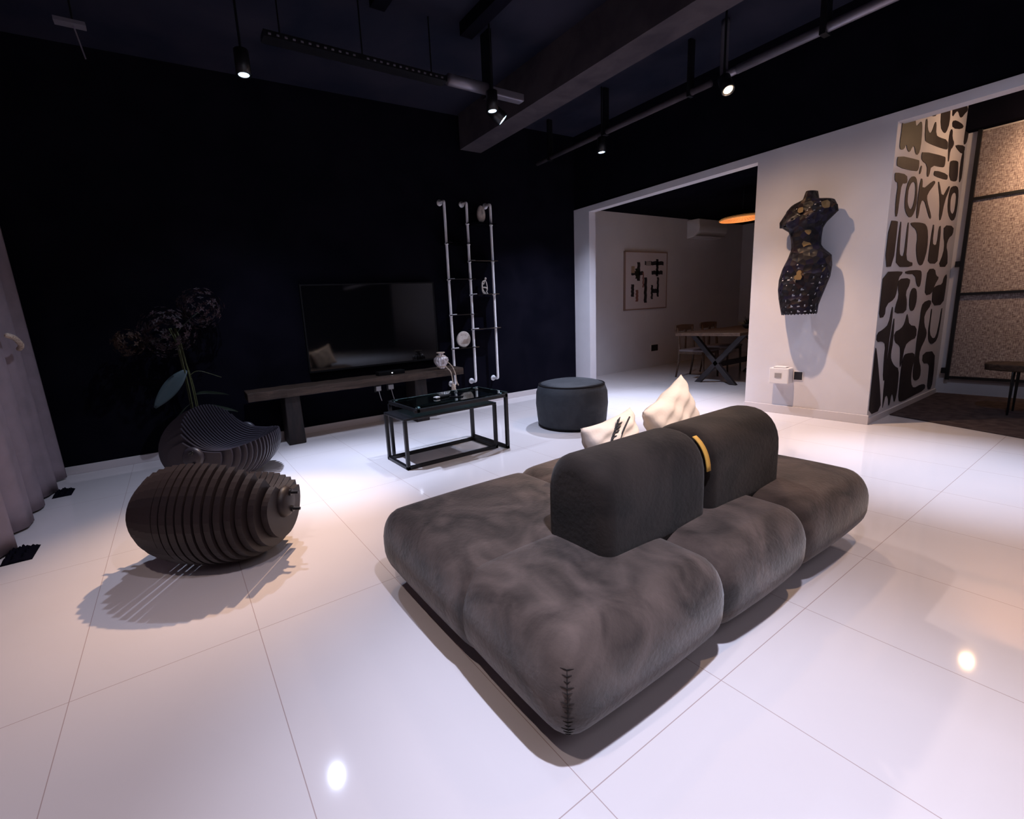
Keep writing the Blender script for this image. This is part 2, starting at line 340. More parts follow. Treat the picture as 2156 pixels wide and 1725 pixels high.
# ================================================================= setting
struct('floor', bx(-1.3, 11.2, -9.1, 5.7, -.1, 0), 'floor', 'glossy white large-format tiled floor', 'floor')
struct('ceiling', bx(-1.3, 5.3, -9.1, 5.4, 3.6, 3.75), 'ceiling_paint', 'black painted open ceiling of the main room', 'ceiling')
struct('wall_back', bx(-.35, 6.3, 0, .12, 0, 3.6, mx=WM), 'black_paint', 'black painted wall behind the television', 'wall')
struct('wall_left', bx(-1.3, -1.17, -9.1, 5.25, 0, 3.6), 'black_paint', 'wall hidden behind the curtain', 'wall')
struct('wall_front', bx(-1.3, 11.2, -9.1, -9.0, 0, 3.6), 'black_paint', 'wall behind the camera', 'wall')
bm = bmesh.new()
box(bm, 5.25, 5.38, 1.46, 2.51, 0, 2.61); box(bm, 5.25, 5.38, 4.71, 4.998, 0, 2.61)
box(bm, 5.25, 5.38, 2.51, 4.71, 2.535, 2.61); box(bm, 5.25, 5.38, -9.0, 1.46, 2.535, 2.61)
struct('wall_right', bm, 'white_wall', 'white partition wall with two wide openings', 'wall')
struct('wall_right_upper', bx(5.262, 5.38, -9.0, 4.998, 2.612, 3.6), 'black_paint', 'black band of wall above the white partition', 'wall')
struct('wall_return', bx(5.38, 7.32, 1.46, 1.57, 0, 3.0), 'white_wall', 'white side wall carrying the black lettering', 'wall')
struct('wall_far_right', bx(7.32, 7.45, -9.0, 1.57, 0, 3.0), 'white_wall', 'wall behind the framed woven panel', 'wall')
bm = bmesh.new(); box(bm, 5.38, 7.45, -9.0, 1.57, 3.0, 3.1)
struct('ceiling_right_room', bm, 'black_paint', 'black ceiling of the right side room', 'ceiling')
struct('trim_1', bx(7.17, 7.318, -8.9, 1.458, 2.74, 2.998), 'black_paint', 'black soffit above the framed woven panel', 'trim')
struct('wall_dining', bx(5.2, 11.1, 5.5, 5.62, 0, 2.95), 'white_wall', 'long white wall of the dining room', 'wall')
struct('wall_dining_end', bx(11.0, 11.1, 1.57, 5.5, 0, 2.95), 'white_wall', 'end wall of the dining room', 'wall')
struct('wall_dining_near', bx(7.45, 11.1, 1.47, 1.57, 0, 2.95), 'white_wall', 'near wall of the dining room', 'wall')
struct('ceiling_dining', bx(5.38, 11.1, 1.57, 5.5, 2.79, 2.95), 'black_paint', 'black ceiling of the dining room', 'ceiling')
struct('baseboard_back', bx(-.2, 6.19, -.015, 0, 0, .075, mx=WM), 'trim_white', 'pale skirting along the black wall', 'baseboard', .003)
bm = bmesh.new(); box(bm, 5.235, 5.25, 1.445, 2.51, 0, .085); box(bm, 5.235, 5.25, 4.71, 4.985, 0, .085)
struct('baseboard_right', bm, 'trim_white', 'pale skirting at the foot of the white partition', 'baseboard', .003)
struct('baseboard_return', bx(5.25, 7.3, 1.445, 1.46, 0, .055), 'trim_white', 'pale skirting below the lettering', 'baseboard')
# ceiling beams and services
struct('trim_2', bx(3.34, 3.65, -9.0, 5.03, 3.2, 3.6), 'concrete_dark', 'dark concrete ceiling beam', 'beam')
struct('trim_3', bx(1.62, 1.74, -3.5, 3.55, 3.5, 3.6), 'black_paint', 'shallow dark ceiling joist', 'beam')
struct('trim_4', bx(2.42, 2.54, -3.5, 3.55, 3.5, 3.6), 'black_paint', 'second shallow dark ceiling joist', 'beam')
t = thing('ceiling_track', 'long black perforated cable tray under the ceiling, over the television side', 'cable tray', (1.55, 3.6, 3.15))
rail = obj('rail', bx(-.72, .72, -.05, .05, -.02, .02), 'black_metal', t)
for k in range(26):
    if k in (12,): continue
    obj('slot', bx(-.69+k*.054, -.69+k*.054+.018, -.056, -.05, -.008, .002), 'steel_duct', rail)
for x in (-.6, 0, .6): obj('hanger', tb([(x, 0, .02), (x, 0, .45)], .006), 'black_metal', t)
t = thing('air_duct', 'short dull grey duct section hanging beside the perforated cable tray', 'duct', (2.66, 3.56, 3.15))
obj('pipe', tb([(-.38, 0, 0), (.02, 0, 0)], .045, n=20), 'steel_duct', t, smooth=True)
obj('sleeve', bx(.05, .42, -.04, .04, -.045, .02), 'steel_duct', t, bevel=.01)
obj('bracket', bx(.02, .05, -.06, .06, -.06, .45), 'black_metal', t)
t = thing('ceiling_pipe', 'grey service pipe running along the ceiling beside the warm spotlight', 'pipe', (4.42, 1.9, 3.12))
obj('pipe', tb([(0, -1.4, 0), (0, .42, 0)], .035, n=16), 'steel_duct', t, smooth=True)
obj('elbow', tb(smooth_path([(0, .42, 0), (0, .5, 0), (.05, .56, .05), (.08, .58, .47)]), .032, n=12), 'steel_duct', t, smooth=True)
for y in (-1.0, -.2): obj('clamp', bx(-.045, .045, y-.02, y+.02, -.045, .48), 'black_metal', t)
t = thing('ceiling_pipe', 'thinner dark pipe under the ceiling leading to the far spotlight', 'pipe', (4.52, 3.2, 3.15))
obj('pipe', tb([(0, -.6, 0), (0, 1.75, 0)], .03, n=14), 'concrete_dark', t, smooth=True)
for y in (-.4, .6, 1.5): obj('clamp', bx(-.035, .035, y-.015, y+.015, -.035, .45), 'black_metal', t)
t = thing('ceiling_sensor', 'small dim ceiling sensor with a hanging rod at the far upper left', 'sensor', (-.21, 3.75, 3.0))
obj('plate', bx(-.09, .06, -.03, .03, .03, .05), 'steel_duct', t)
obj('rod', tb([(.03, 0, -.14), (0, 0, .03)], .004), 'steel_duct', t)
obj('hanger', tb([(0, 0, .05), (0, 0, .6)], .006), 'black_metal', t)

# lamps
names = ['round cool white ceiling spotlight furthest left', 'round cool white ceiling spotlight in the middle, left of the tilted one',
         'tilted cool ceiling spotlight seen edge-on beside a round one', 'small cool white ceiling spotlight over the dining opening',
         'warm glowing ceiling spotlight above the dress-form']
for (k, p, tg, pw, c, cone, bl), lab in zip(LAMPS, names):
    t = thing('ceiling_spotlight', lab, 'spotlight', p, 0)
    d = Vector((0, 0, -1)) if k == 'cool' else (Vector(tg)-Vector(p)).normalized()
    if k == 'tilted': d = Vector((.62, -.35, -.7)).normalized()
    if k == 'warm': d = Vector((-.35, -.45, -.82)).normalized()
    mx = align((0, 0, 0), d)
    R = .042 if k != 'tilted' else .05
    obj('housing', lt([(R*.7, -.16), (R+.006, -.15), (R+.008, .004), (R, .006), (R-.004, -.004), (0.001, -.006)], 28, mx, cap=False), 'black_metal', t, smooth=True)
    if k == 'warm':
        obj('lens', lt([(.001, -.003), (.032, -.002)], 24, mx, cap=False), 'lamp_warm', t)
    else:
        obj('lens', lt([(.022, .0005), (R-.006, .003)], 28, mx, cap=False), 'lamp_cool', t)
        obj('bulb', lt([(.001, .002), (.022, .001)], 24, mx, cap=False), 'lamp_cool_core', t)
    obj('stem', tb([-d*.15, (-d.x*.15, -d.y*.15, 3.6-p[2])], .009), 'black_metal', t)

# ================================================================= sofa
def rbox(bm, c, h, r, bulge=0, side=0, n=(26, 22, 12), nz=None):
    """pillow block: rounded box with crowned top and swelling sides"""
    nx, ny, nzz = n; V = {}
    def P(i, j, k):
        key = (i, j, k)
        if key in V: return V[key]
        u, v, w_ = -1+2*i/nx, -1+2*j/ny, -1+2*k/nzz
        su, sv, sw = (math.sin(a*PI/2) for a in (u, v, w_))
        q = Vector((su*h[0], sv*h[1], sw*h[2]))
        inn = Vector([max(-h[a]+r[a], min(h[a]-r[a], q[a])) for a in range(3)])
        d = Vector([(q[a]-inn[a])/r[a] for a in range(3)])
        if d.length > 1e-6:
            d = d.normalized()
            q = inn+Vector([d[a]*r[a] for a in range(3)])
        up = max(0, q.z/h[2]); uu, vv = q.x/h[0], q.y/h[1]
        if q.z > 0: q.z += bulge*(1-uu*uu)**.7*(1-vv*vv)**.7 if abs(uu) < 1 and abs(vv) < 1 else 0
        sc = 1-.9*(q.z/h[2])**2*.0
        q.x += side*uu*(1-vv*vv)*.6*(1-min(1, abs(q.z/h[2]))**2); q.y += side*vv*(1-uu*uu)*(1-min(1, abs(q.z/h[2]))**2)
        vt = bm.verts.new(q+Vector(c)); V[key] = vt; return vt
    for k in (0, nzz):
        for i in range(nx):
            for j in range(ny): bm.faces.new([P(i, j, k), P(i+1, j, k), P(i+1, j+1, k), P(i, j+1, k)])
    for i in (0, nx):
        for j in range(ny):
            for k in range(nzz): bm.faces.new([P(i, j, k), P(i, j+1, k), P(i, j+1, k+1), P(i, j, k+1)])
    for j in (0, ny):
        for i in range(nx):
            for k in range(nzz): bm.faces.new([P(i, j, k), P(i+1, j, k), P(i+1, j, k+1), P(i, j, k+1)])
    return bm
def rb(*a, **k):
    bm = bmesh.new(); rbox(bm, *a, **k); return bm
sofa = thing('sofa', 'low charcoal velvet island sofa with a two-piece central backrest', 'sofa', (1.65, 1.3, 0))
def L(x, y, z=0): return (x-1.65, y-1.3, z)
def cushion(name, x0, x1, y0, y1, z1=.37, rx=.09, ry=.09, bulge=.02, side=.02, mt='velvet'):
    h = ((x1-x0)/2, (y1-y0)/2, (z1-.06)/2)
    return obj(name, rb(L((x0+x1)/2, (y0+y1)/2, (z1+.06)/2), h, (rx, ry, .13), bulge, side), mt, sofa, smooth=True)
near_cushion = cushion('seat_cushion', .685, 1.46, .70, 1.26, .36)
cushion('seat_cushion', 1.41, 2.07, .705, 1.24, .358)
cushion('seat_cushion', 2.02, 2.75, .71, 1.24, .355)
cushion('seat_cushion', .675, 1.54, 1.10, 1.88, .36)
cushion('seat_cushion', 1.48, 2.68, 1.10, 1.90, .362)
obj('plinth', bx(.80-1.65, 2.56-1.65, .82-1.3, 1.78-1.3, 0, .09), 'seam', sofa, bevel=.03)
from mathutils.bvhtree import BVHTree
front = near_cushion.data
tree = BVHTree.FromPolygons([v.co for v in front.vertices], [p.vertices for p in front.polygons])
bm = bmesh.new(); sp_ = []
for k in range(15):
    z = .10+k*.0145
    hit = tree.ray_cast(Vector(L(.4, .41, z)), Vector((1, 1, 0)).normalized())
    if hit[0] is None: continue
    p = hit[0]; n_ = hit[1]; s_ = Vector((1, -1, 0)).normalized()
    sp_.append(p+n_*.0005)
    for q in (-1, 1):
        ln = .005+.003*((k*7) % 3)
        a_ = tree.find_nearest(p+s_*q*ln*.6+Vector((0, 0, .002)))[0]; b_ = tree.find_nearest(p+s_*q*ln*1.6+Vector((0, 0, .004)))[0]
        tube(bm, [p+n_*.001, a_+n_*.0012, b_+n_*.0005], [.0015, .0012, .0004], 6)
tube(bm, sp_, .0012, 6)
obj('corner_stitching', bm, 'velvet_back', sofa, smooth=True)
def arch(bm, x0, x1, y0, y1, z0, z1, r=.05):
    hw = (y1-y0)/2; cy = (y0+y1)/2; hh = z1-z0
    st = [(x0+r*(1-math.sin(a)), math.cos(a)) for a in [PI/2*(k/6) for k in range(7)]]
    # inset is measured inward from the outline
    pos = [(x0+r*(1-math.cos(a)), r*(1-math.sin(a))) for a in [PI/2*k/6 for k in range(7)]]
    pos += [(x0+r+(x1-x0-2*r)*k/10, 0) for k in range(1, 10)]
    pos += [(x1-r*(1-math.cos(a)), r*(1-math.sin(a))) for a in [PI/2*k/6 for k in range(6, -1, -1)]]
    rings = []
    for x, ins in pos:
        a_ = hw-ins; top = z1-ins; bot = z0; rr = min(.155, a_); pts = []
        for k in range(13):       # near side lower corner up to the arch
            pass
        pts.append(Vector(L(x, cy-a_+.01, bot))); pts.append(Vector(L(x, cy-a_, bot+.03)))
        for k in range(1, 5): pts.append(Vector(L(x, cy-a_, bot+.03+(top-.175-bot-.03)*k/5)))
        for k in range(17):
            t = PI-PI*k/16; pts.append(Vector(L(x, cy+a_*math.copysign(abs(math.cos(t))**.85, math.cos(t)), top-.175+.175*math.sin(t)**.85 if math.sin(t) > 0 else top-.175)))
        for k in range(4, 0, -1): pts.append(Vector(L(x, cy+a_, bot+.03+(top-.175-bot-.03)*k/5)))
        pts.append(Vector(L(x, cy+a_, bot+.03))); pts.append(Vector(L(x, cy+a_-.01, bot)))
        rings.append(ring(bm, pts))
    def cap(rg, first):
        c = sum((v.co for v in rg), Vector())/len(rg); out = []
        for f in (.97, .8, .55, .3, .08): out.append(ring(bm, [c+(v.co-c)*f for v in rg]))
        return out
    c0 = cap(rings[0], 1)[::-1]; c1 = cap(rings[-1], 0); rings = c0+rings+c1
    for a, b in zip(rings, rings[1:]): bridge(bm, a, b)
    bm.faces.new(rings[0][::-1]); bm.faces.new(rings[-1]); return bm
bm = bmesh.new(); obj('backrest', arch(bm, 1.105, 1.697, .925, 1.22, .335, .70), 'velvet_back', sofa, smooth=True)
bm = bmesh.new(); obj('backrest', arch(bm, 1.709, 2.30, .925, 1.22, .335, .70), 'velvet_back', sofa, smooth=True)
# yellow strap showing in the joint between the two backrests
bm = bmesh.new(); r1 = []; r2 = []
for k in range(9):
    t = PI*.97-PI*.30*k/8; y = 1.0725+.1475*math.copysign(abs(math.cos(t))**.85, math.cos(t)); z = .525+.175*math.sin(t)**.85
    r1.append(bm.verts.new(L(1.686, y+.003, z-.004))); r2.append(bm.verts.new(L(1.712, y+.003, z-.004)))
bridge(bm, r1, r2, False)
o = obj('tag_strip', bm, 'yellow', sofa, smooth=True); o['label'] = 'yellow strip in the backrest joint'
sm = o.modifiers.new('s', 'SOLIDIFY'); sm.thickness = .004

# ---- scatter cushions
def scatter(name, label, c, size, th, rot, mt='cotton'):
    bm = bmesh.new(); n = 26; g = {}
    for s in (1, -1):
        for i in range(n+1):
            for j in range(n+1):
                u, v = -1+2*i/n, -1+2*j/n
                if s == -1 and (i in (0, n) or j in (0, n)): g[s, i, j] = g[1, i, j]; continue
                pin = 1-.10*(1-abs(u)**2)*abs(v)**3; pin2 = 1-.10*(1-abs(v)**2)*abs(u)**3
                f = ((1-u**4)*(1-v**4))**.5
                wr = .010*math.sin(9*u+5*v*v+2)*f*(1-f*.5)+.006*math.sin(17*v-6*u)*f
                g[s, i, j] = bm.verts.new((u*size[0]/2*pin2, s*(th/2*f+wr), v*size[1]/2*pin))
    for s in (1, -1):
        for i in range(n):
            for j in range(n):
                q = [g[s, i, j], g[s, i+1, j], g[s, i+1, j+1], g[s, i, j+1]]
                if len(set(q)) == 4: bm.faces.new(q)
    t = thing(name, label, 'cushion', c)
    o = obj('cover', bm, mt, t, smooth=True); o.rotation_euler = rot
    return t, o
c1, o1 = scatter('scatter_cushion', 'plump cream cotton scatter cushion standing on its corner behind the backrest', (2.13, 1.35, .572), (.40, .40), .13, (math.radians(-10), math.radians(-20), math.radians(6)))
c2, o2 = scatter('scatter_cushion', 'cream scatter cushion with black feathery embroidery leaning behind the backrest', (1.69, 1.37, .54), (.38, .31), .12, (math.radians(-14), math.radians(-5), math.radians(4)))
bm = bmesh.new()
for k in range(9):
    f = k/8
    x = -.165+.15*f; z = -.04+.16*f**.7
    tube(bm, [(x, -.062, z), (x+.02, -.066+.01*f, z+.012), (x+.05, -.060+.012*f, z+.022)], [.002, .006, .0015], 6)
    tube(bm, [(x, -.062, z), (x+.03, -.066+.01*f, z-.004), (x+.055, -.060+.012*f, z-.002)], [.002, .005, .0015], 6)
tube(bm, smooth_path([(-.17, -.045, -.08), (-.10, -.062, -.01), (0, -.066, .075), (.10, -.05, .125)]), .004, 6)
o = obj('embroidery', bm, 'black_thread', c2, smooth=True); o.rotation_euler = o2.rotation_euler; o['label'] = 'black feather embroidery'

# ================================================================= pouf
t = thing('pouf', 'round dark grey upholstered pouf with piped top, beside the dining opening', 'pouf', (3.455, 3.36, 0))
R = .355
obj('body', lt([(.20, .0), (R-.03, .004), (R-.008, .03), (R, .10), (R+.012, .24), (R+.006, .36), (R-.018, .43), (R-.028, .438)], 64), 'pouf', t, smooth=True)
bm = bmesh.new(); prof = [(R-.028, .438), (R-.05, .452)]+[(R*(1-k/10), .455+.018*math.sin(k/10*PI/2)) for k in range(2, 10)]+[(.004, .474)]
rings = []
for r, z in prof:
    rings.append(ring(bm, [Vector((r*math.cos(a), r*math.sin(a), z+.004*math.sin(3*a+r*20)*(r/R)*(1 if r < R-.04 else 0))) for a in [2*PI*k/64 for k in range(64)]]))
for a, b in zip(rings, rings[1:]): bridge(bm, a, b)
bm.faces.new(rings[-1]); bm.faces.new(rings[0][::-1])
obj('top_cushion', bm, 'pouf', t, smooth=True)
ps = [((R-.024)*math.cos(2*PI*k/64), (R-.024)*math.sin(2*PI*k/64), .440) for k in range(65)]
obj('piping', tb(ps, .006, 8), 'seam', t, smooth=True)
ps = [((R-.012)*math.cos(2*PI*k/64), (R-.012)*math.sin(2*PI*k/64), .018) for k in range(65)]
obj('piping', tb(ps, .006, 8), 'seam', t, smooth=True)

# ================================================================= nesting tables
def bar(bm, a, b, w=.03):
    a, b = Vector(a), Vector(b); lo = [min(a[i], b[i])-w/2 for i in range(3)]; hi = [max(a[i], b[i])+w/2 for i in range(3)]
    box(bm, lo[0], hi[0], lo[1], hi[1], lo[2], hi[2])
def br(a, b, w=.03):
    bm = bmesh.new(); bar(bm, a, b, w); return bm
t = thing('coffee_table', 'glass-topped black steel coffee table, the taller of the nested pair', 'table', (2.0, 3.42, 0))
w_ = .028; H = .50
x0, x1, y0, y1 = 1.555-2.0, 2.425-2.0, 3.145-3.42, 3.70-3.42
obj('glass_top', bx(x0+.0, x1+.045, y0+.02, y1-.05, H, H+.010), 'glass', t, bevel=.003)
for x, y in ((x0, y1), (x1, y0), (x1, y1)): obj('leg', br((x, y, w_/2), (x, y, H-w_/2), w_), 'black_metal', t, bevel=.002)
obj('foot_rail', br((x1, y0, w_/2), (x1, y1, w_/2), w_), 'black_metal', t, bevel=.002)
obj('top_rail', br((x0-.02, y0, H-w_/2), (x1, y0, H-w_/2), w_), 'black_metal', t, bevel=.002)
obj('top_rail', br((x0, y1, H-w_/2), (x1, y1, H-w_/2), w_), 'black_metal', t, bevel=.002)
obj('top_rail', br((x1, y0, H-w_/2), (x1, y1, H-w_/2), w_), 'black_metal', t, bevel=.002)
obj('top_rail', br((x0, y0, H-w_/2), (x0, y1, H-w_/2), w_), 'black_metal', t, bevel=.002)
for x, y in ((x0+.03, y0+.05), (x0+.03, y1-.09), (x1-.02, y0+.05), (x1-.02, y1-.09)): obj('glass_pad', lt([(.012, H), (.012, H+.003)], 12, Matrix.Translation((x, y, -.002))), 'chrome', t)
t = thing('coffee_table', 'lower black steel nesting table pushed half under the glass-topped one', 'table', (1.9, 3.42, 0))
H2 = .425; x0, x1, y0, y1 = 1.47-1.9, 2.355-1.9, 3.225-3.42, 3.60-3.42
obj('top', bx(x0-.014, x1+.014, y0-.014, y1+.014, H2-.02, H2), 'black_metal', t, bevel=.004)
for x, y in ((x0, y0), (x0, y1), (x1, y0), (x1, y1)): obj('leg', br((x, y, w_/2), (x, y, H2-.034), w_), 'black_metal', t, bevel=.002)
for a, b in (((x0, y0), (x1, y0)), ((x0, y1), (x1, y1)), ((x0, y0), (x0, y1)), ((x1, y0), (x1, y1))):
    obj('foot_rail', br((*a, w_/2), (*b, w_/2), w_), 'black_metal', t, bevel=.002)
t = thing('remote_control', 'slim black and white remote lying on the glass table top', 'remote', (1.93, 3.40, .512), math.radians(12))
obj('body', bx(-.09, .09, -.02, .02, 0, .014), 'bezel', t, bevel=.005)
obj('cap', bx(-.09, -.045, -.021, .021, .002, .0155), 'plastic_white', t, bevel=.004)
t = thing('phone', 'small dark glossy device lying on the glass table beside the remote', 'phone', (2.03, 3.33, .511), math.radians(-35))
obj('case', bx(-.06, .06, -.032, .032, 0, .007), 'bezel', t, bevel=.003)
obj('screen', bx(-.055, .055, -.028, .028, .007, .008), 'screen', t)

# ================================================================= slatted lounge chairs
def rib_chair(name, label, loc, rotz, mt, fill=.74, nr=24, W=.47, A=.36, Hc=.55, flip=1, lip=1.0, backx=1.0):
    t = thing(name, label, 'chair', loc, rotz)
    bm = bmesh.new(); th = 2*W/nr*fill
    for q in range(nr):
        s = -1+2*(q+.5)/nr; x = s*W*.97
        k = (1-abs(s)**2.3)**.62
        a = .13+(A-.13)*k; hb = .135+(.30-.135)*k; zc = .30+.0*(1-k)
        top = zc+(.055+(Hc-.30-.055)*k)
        pts = []
        bt, fl_ = math.radians(112), math.radians(12)     # back-top and front-lip angles
        n = 30
        for i in range(n+1):                              # outer outline: lip -> bottom -> back -> top
            ang = fl_-(2*PI-(bt-fl_))*i/n
            ca, sa = math.cos(ang), math.sin(ang)
            z = zc+(hb*sa if sa < 0 else (top-zc)*sa)
            y = a*ca*(backx if ca < 0 else lip)
            pts.append((y, z))
        p0, p3 = pts[-1], pts[0]
        dp = .25+.75*k
        lowz = zc+(top-zc)*(.75*(1-dp))-.045*k
        c1 = (p0[0]*.2+a*.02, lowz+.02); c2 = (a*.30, lowz-.06*k)
        m_ = 16
        for i in range(1, m_):                            # scoop of the seat
            u = i/m_; b = [(1-u)**3, 3*u*(1-u)**2, 3*u*u*(1-u), u**3]
            pts.append(tuple(b[0]*p0[j]+b[1]*c1[j]+b[2]*c2[j]+b[3]*p3[j] for j in (0, 1)))
        prism(bm, [Vector((x-th/2, y, z)) for y, z in pts], (th, 0, 0))
    # settle on the floor
    mz = min(v.co.z for v in bm.verts)
    for v in bm.verts: v.co.z -= mz
    obj('slatted_shell', bm, mt, t)
    for z in (.13,):
        for y in (-.16, .16):
            obj('tie_rod', tb([(-W*.8, y*.6, z+.03), (W*.8, y*.6, z+.03)], .008), 'black_metal', t)
    for s in (-1, 1):
        disc = obj('end_disc', lt([(.001, .03), (.06, .03), (.074, .022), (.082, .0), (.07, -.02), (.001, -.02)], 32, align((s*W*.955, 0, .30), (s, 0, 0)), cap=False), mt, t, smooth=True)
        for z in (.255, .345):
            obj('bolt', lt([(.016, 0), (.016, .008), (.008, .010), (.008, .045), (.001, .046)], 12, align((s*(W*.955+.03), 0.01, z), (s, 0, 0)), cap=False), 'black_metal', disc)
    return t
rib_chair('lounge_chair', 'dark slatted egg-shaped lounge chair seen from behind, nearer the camera', (.085, 2.64, 0), math.radians(-37), 'rib_dark', nr=18, W=.385, A=.335, Hc=.585)
rib_chair('lounge_chair', 'dark slatted curved lounge chair facing the room, further back by the black wall', (.24, 4.10, 0), math.radians(-124), 'rib_wood', .52, nr=23, W=.42, A=.43, Hc=.64)

# ================================================================= bench and what stands on it
bench = thing('bench', 'long rough dark timber bench under the television', 'bench', wp(2.7, .26), WROT)
bm = bmesh.new(); n = 40; rows = []
for i in range(n+1):
    u = -1.19+2.42*i/n; j = .006*math.sin(i*1.7)+.005*math.sin(i*.6)
    rows.append(ring(bm, [Vector((u, -.17+j, .50)), Vector((u, -.17+j*.5, .585+j*.4)), Vector((u, .17, .585-j*.3)), Vector((u, .17, .50))]))
for a, b in zip(rows, rows[1:]): bridge(bm, a, b)
bm.faces.new(rows[0][::-1]); bm.faces.new(rows[-1])
obj('plank', bm, 'bench_wood', bench, bevel=.006)
for u in (-.78, .66):
    bm = bmesh.new(); prism(bm, [(u-.085, -.15, 0), (u+.085, -.15, 0), (u+.075, -.145, .50), (u-.075, -.145, .50)], (0, .28, 0))
    obj('leg', bm, 'dark_wood', bench, bevel=.008)
t = thing('television', 'large black wall-mounted television with glossy screen', 'television', wp(2.99, 0), WROT)
obj('screen', bx(-.785, .785, -.066, -.06, .70, 1.615), 'screen', t)
bm = bmesh.new()
for a in ((-.80, .80, -.07, -.03, 1.615, 1.63), (-.80, .80, -.07, -.03, .68, .70), (-.80, -.785, -.07, -.03, .70, 1.615), (.785, .80, -.07, -.03, .70, 1.615), (-.80, .80, -.06, -.03, .68, 1.63)): box(bm, *a)
obj('bezel', bm, 'bezel', t)
obj('wall_mount', bx(-.25, .25, -.03, -.001, .95, 1.35), 'bezel', t)
t = thing('media_box', 'small black box with one white light on the bench under the television', 'media player', wp(3.05, .26, .588), WROT)
c_ = obj('case', bx(-.16, .16, -.06, .06, 0, .04), 'bezel', t, bevel=.004); obj('indicator_light', bx(-.006, .006, -.064, -.06, .015, .024), 'led', c_)
for u, lab in ((2.97, 'white plug in the wall socket, left of the two below the bench top'), (3.13, 'white plug in the wall socket, right of the two below the bench top')):
    t = thing('plug', lab, 'plug', wp(u, .0), WROT)
    obj('socket_plate', bx(-.045, .045, -.012, -.001, .36, .45), 'socket_black', t, bevel=.003)
    obj('plug_body', bx(-.032, .032, -.05, -.012, .375, .435), 'plastic_white', t, bevel=.008)
    obj('cord', tb(smooth_path([(0, -.045, .375), (.005, -.05, .33), (.03, -.03, .25)]), .004), 'plastic_white', t, smooth=True)
# woven vase with bead garland
t = thing('woven_vase', 'pale ribbed woven vase on the right end of the bench', 'vase', wp(3.66, .38, .589), WROT)
prof = [(.03, 0), (.045, .004), (.05, .03), (.07, .06), (.085, .095), (.08, .13), (.05, .155), (.032, .165), (.03, .18), (.045, .195), (.042, .197), (.026, .182)]
bm = bmesh.new(); rings = []
for r, z in prof:
    rings.append(ring(bm, [Vector(((r*(1+.06*math.cos(16*a)*(1 if .05 < z < .15 else 0)))*math.cos(a), r*(1+.06*math.cos(16*a)*(1 if .05 < z < .15 else 0))*math.sin(a), z)) for a in [2*PI*k/96 for k in range(96)]]))
for a, b in zip(rings, rings[1:]): bridge(bm, a, b)
bm.faces.new(rings[0][::-1])
obj('body', bm, 'silver_weave', t, smooth=True)
for zz, rr in ((.03, .052), (.155, .05), (.195, .046)):
    obj('rim', tb([(rr*math.cos(2*PI*k/32), rr*math.sin(2*PI*k/32), zz) for k in range(33)], .006, 8), 'rope', t, smooth=True)
t = thing('bead_garland', 'tan wooden bead garland with tassel hanging from the vase over the bench edge', 'garland', wp(3.66, .44, .585), WROT)
for pts in ([(.02, -.02, .03), (.06, -.05, -.03), (.075, -.055, -.12), (.075, -.055, -.19)], [(.05, .0, .09), (.09, -.04, .03), (.12, -.052, -.06), (.13, -.055, -.15), (.15, -.055, -.20)]):
    pa = smooth_path(pts, 6); bm = bmesh.new()
    for i, p in enumerate(pa):
        lathe(bm, [(.001, -.008), (.0065, -.004), (.0075, 0), (.0065, .004), (.001, .008)], 8, Matrix.Translation(p), cap=False)
    tube(bm, pa, .003, 6); obj('bead_string', bm, 'rope', t, smooth=True)
obj('tassel', lt([(.008, -.175), (.022, -.185), (.028, -.21), (.024, -.225), (.034, -.27), (.03, -.275), (.001, -.27)], 16, Matrix.Translation((.085, -.055, 0)), cap=False), 'rope', t, smooth=True)

# ================================================================= pipe ladder shelf
lad = thing('pipe_shelf', 'tall wall shelf of three white pipes with thin black glass shelves', 'shelf', wp(4.33, 0), WROT)
PU = [-.35, -.035, .32]
for u in PU:
    pipe = obj('pipe', tb(smooth_path([(u, -.01, 2.575), (u, -.07, 2.575), (u, -.105, 2.57), (u, -.12, 2.55), (u, -.12, 2.45), (u, -.12, 1.5), (u, -.12, .5), (u, -.12, .36), (u, -.105, .335), (u, -.07, .33), (u, -.01, .33)], 6), .0165, 14), 'chrome', lad, smooth=True)
    for z, s in ((.33, 1), (2.575, -1)):
        obj('flange', lt([(.001, 0), (.038, 0), (.038, .008), (.022, .014), (.02, .03)], 24, align((u, -.001, z), (0, -1, 0)), cap=False), 'chrome', pipe, smooth=True)
def shelf(a, b, z):
    o = obj('shelf_board', bx(PU[a]-.02, PU[b]+.03, -.20, -.02, z-.018, z-.008), 'screen', lad)
    for q in (a, b):
        obj('shelf_clip', lt([(.0175, -.014), (.024, -.014), (.024, .004), (.0175, .004)], 16, Matrix.Translation((PU[q], -.12, z-.008)), cap=False), 'chrome', o)
    obj('shelf_bracket', bx(PU[a]+.01, PU[a]+.07, -.15, -.135, z-.008, z+.002), 'chrome', o)
for z in (2.09, 1.66, 1.225, .805): shelf(0, 1, z)
for z in (2.335, 1.88, 1.465, 1.03): shelf(1, 2, z)
def on_wall(u, d, z): return wp(u, d, z)
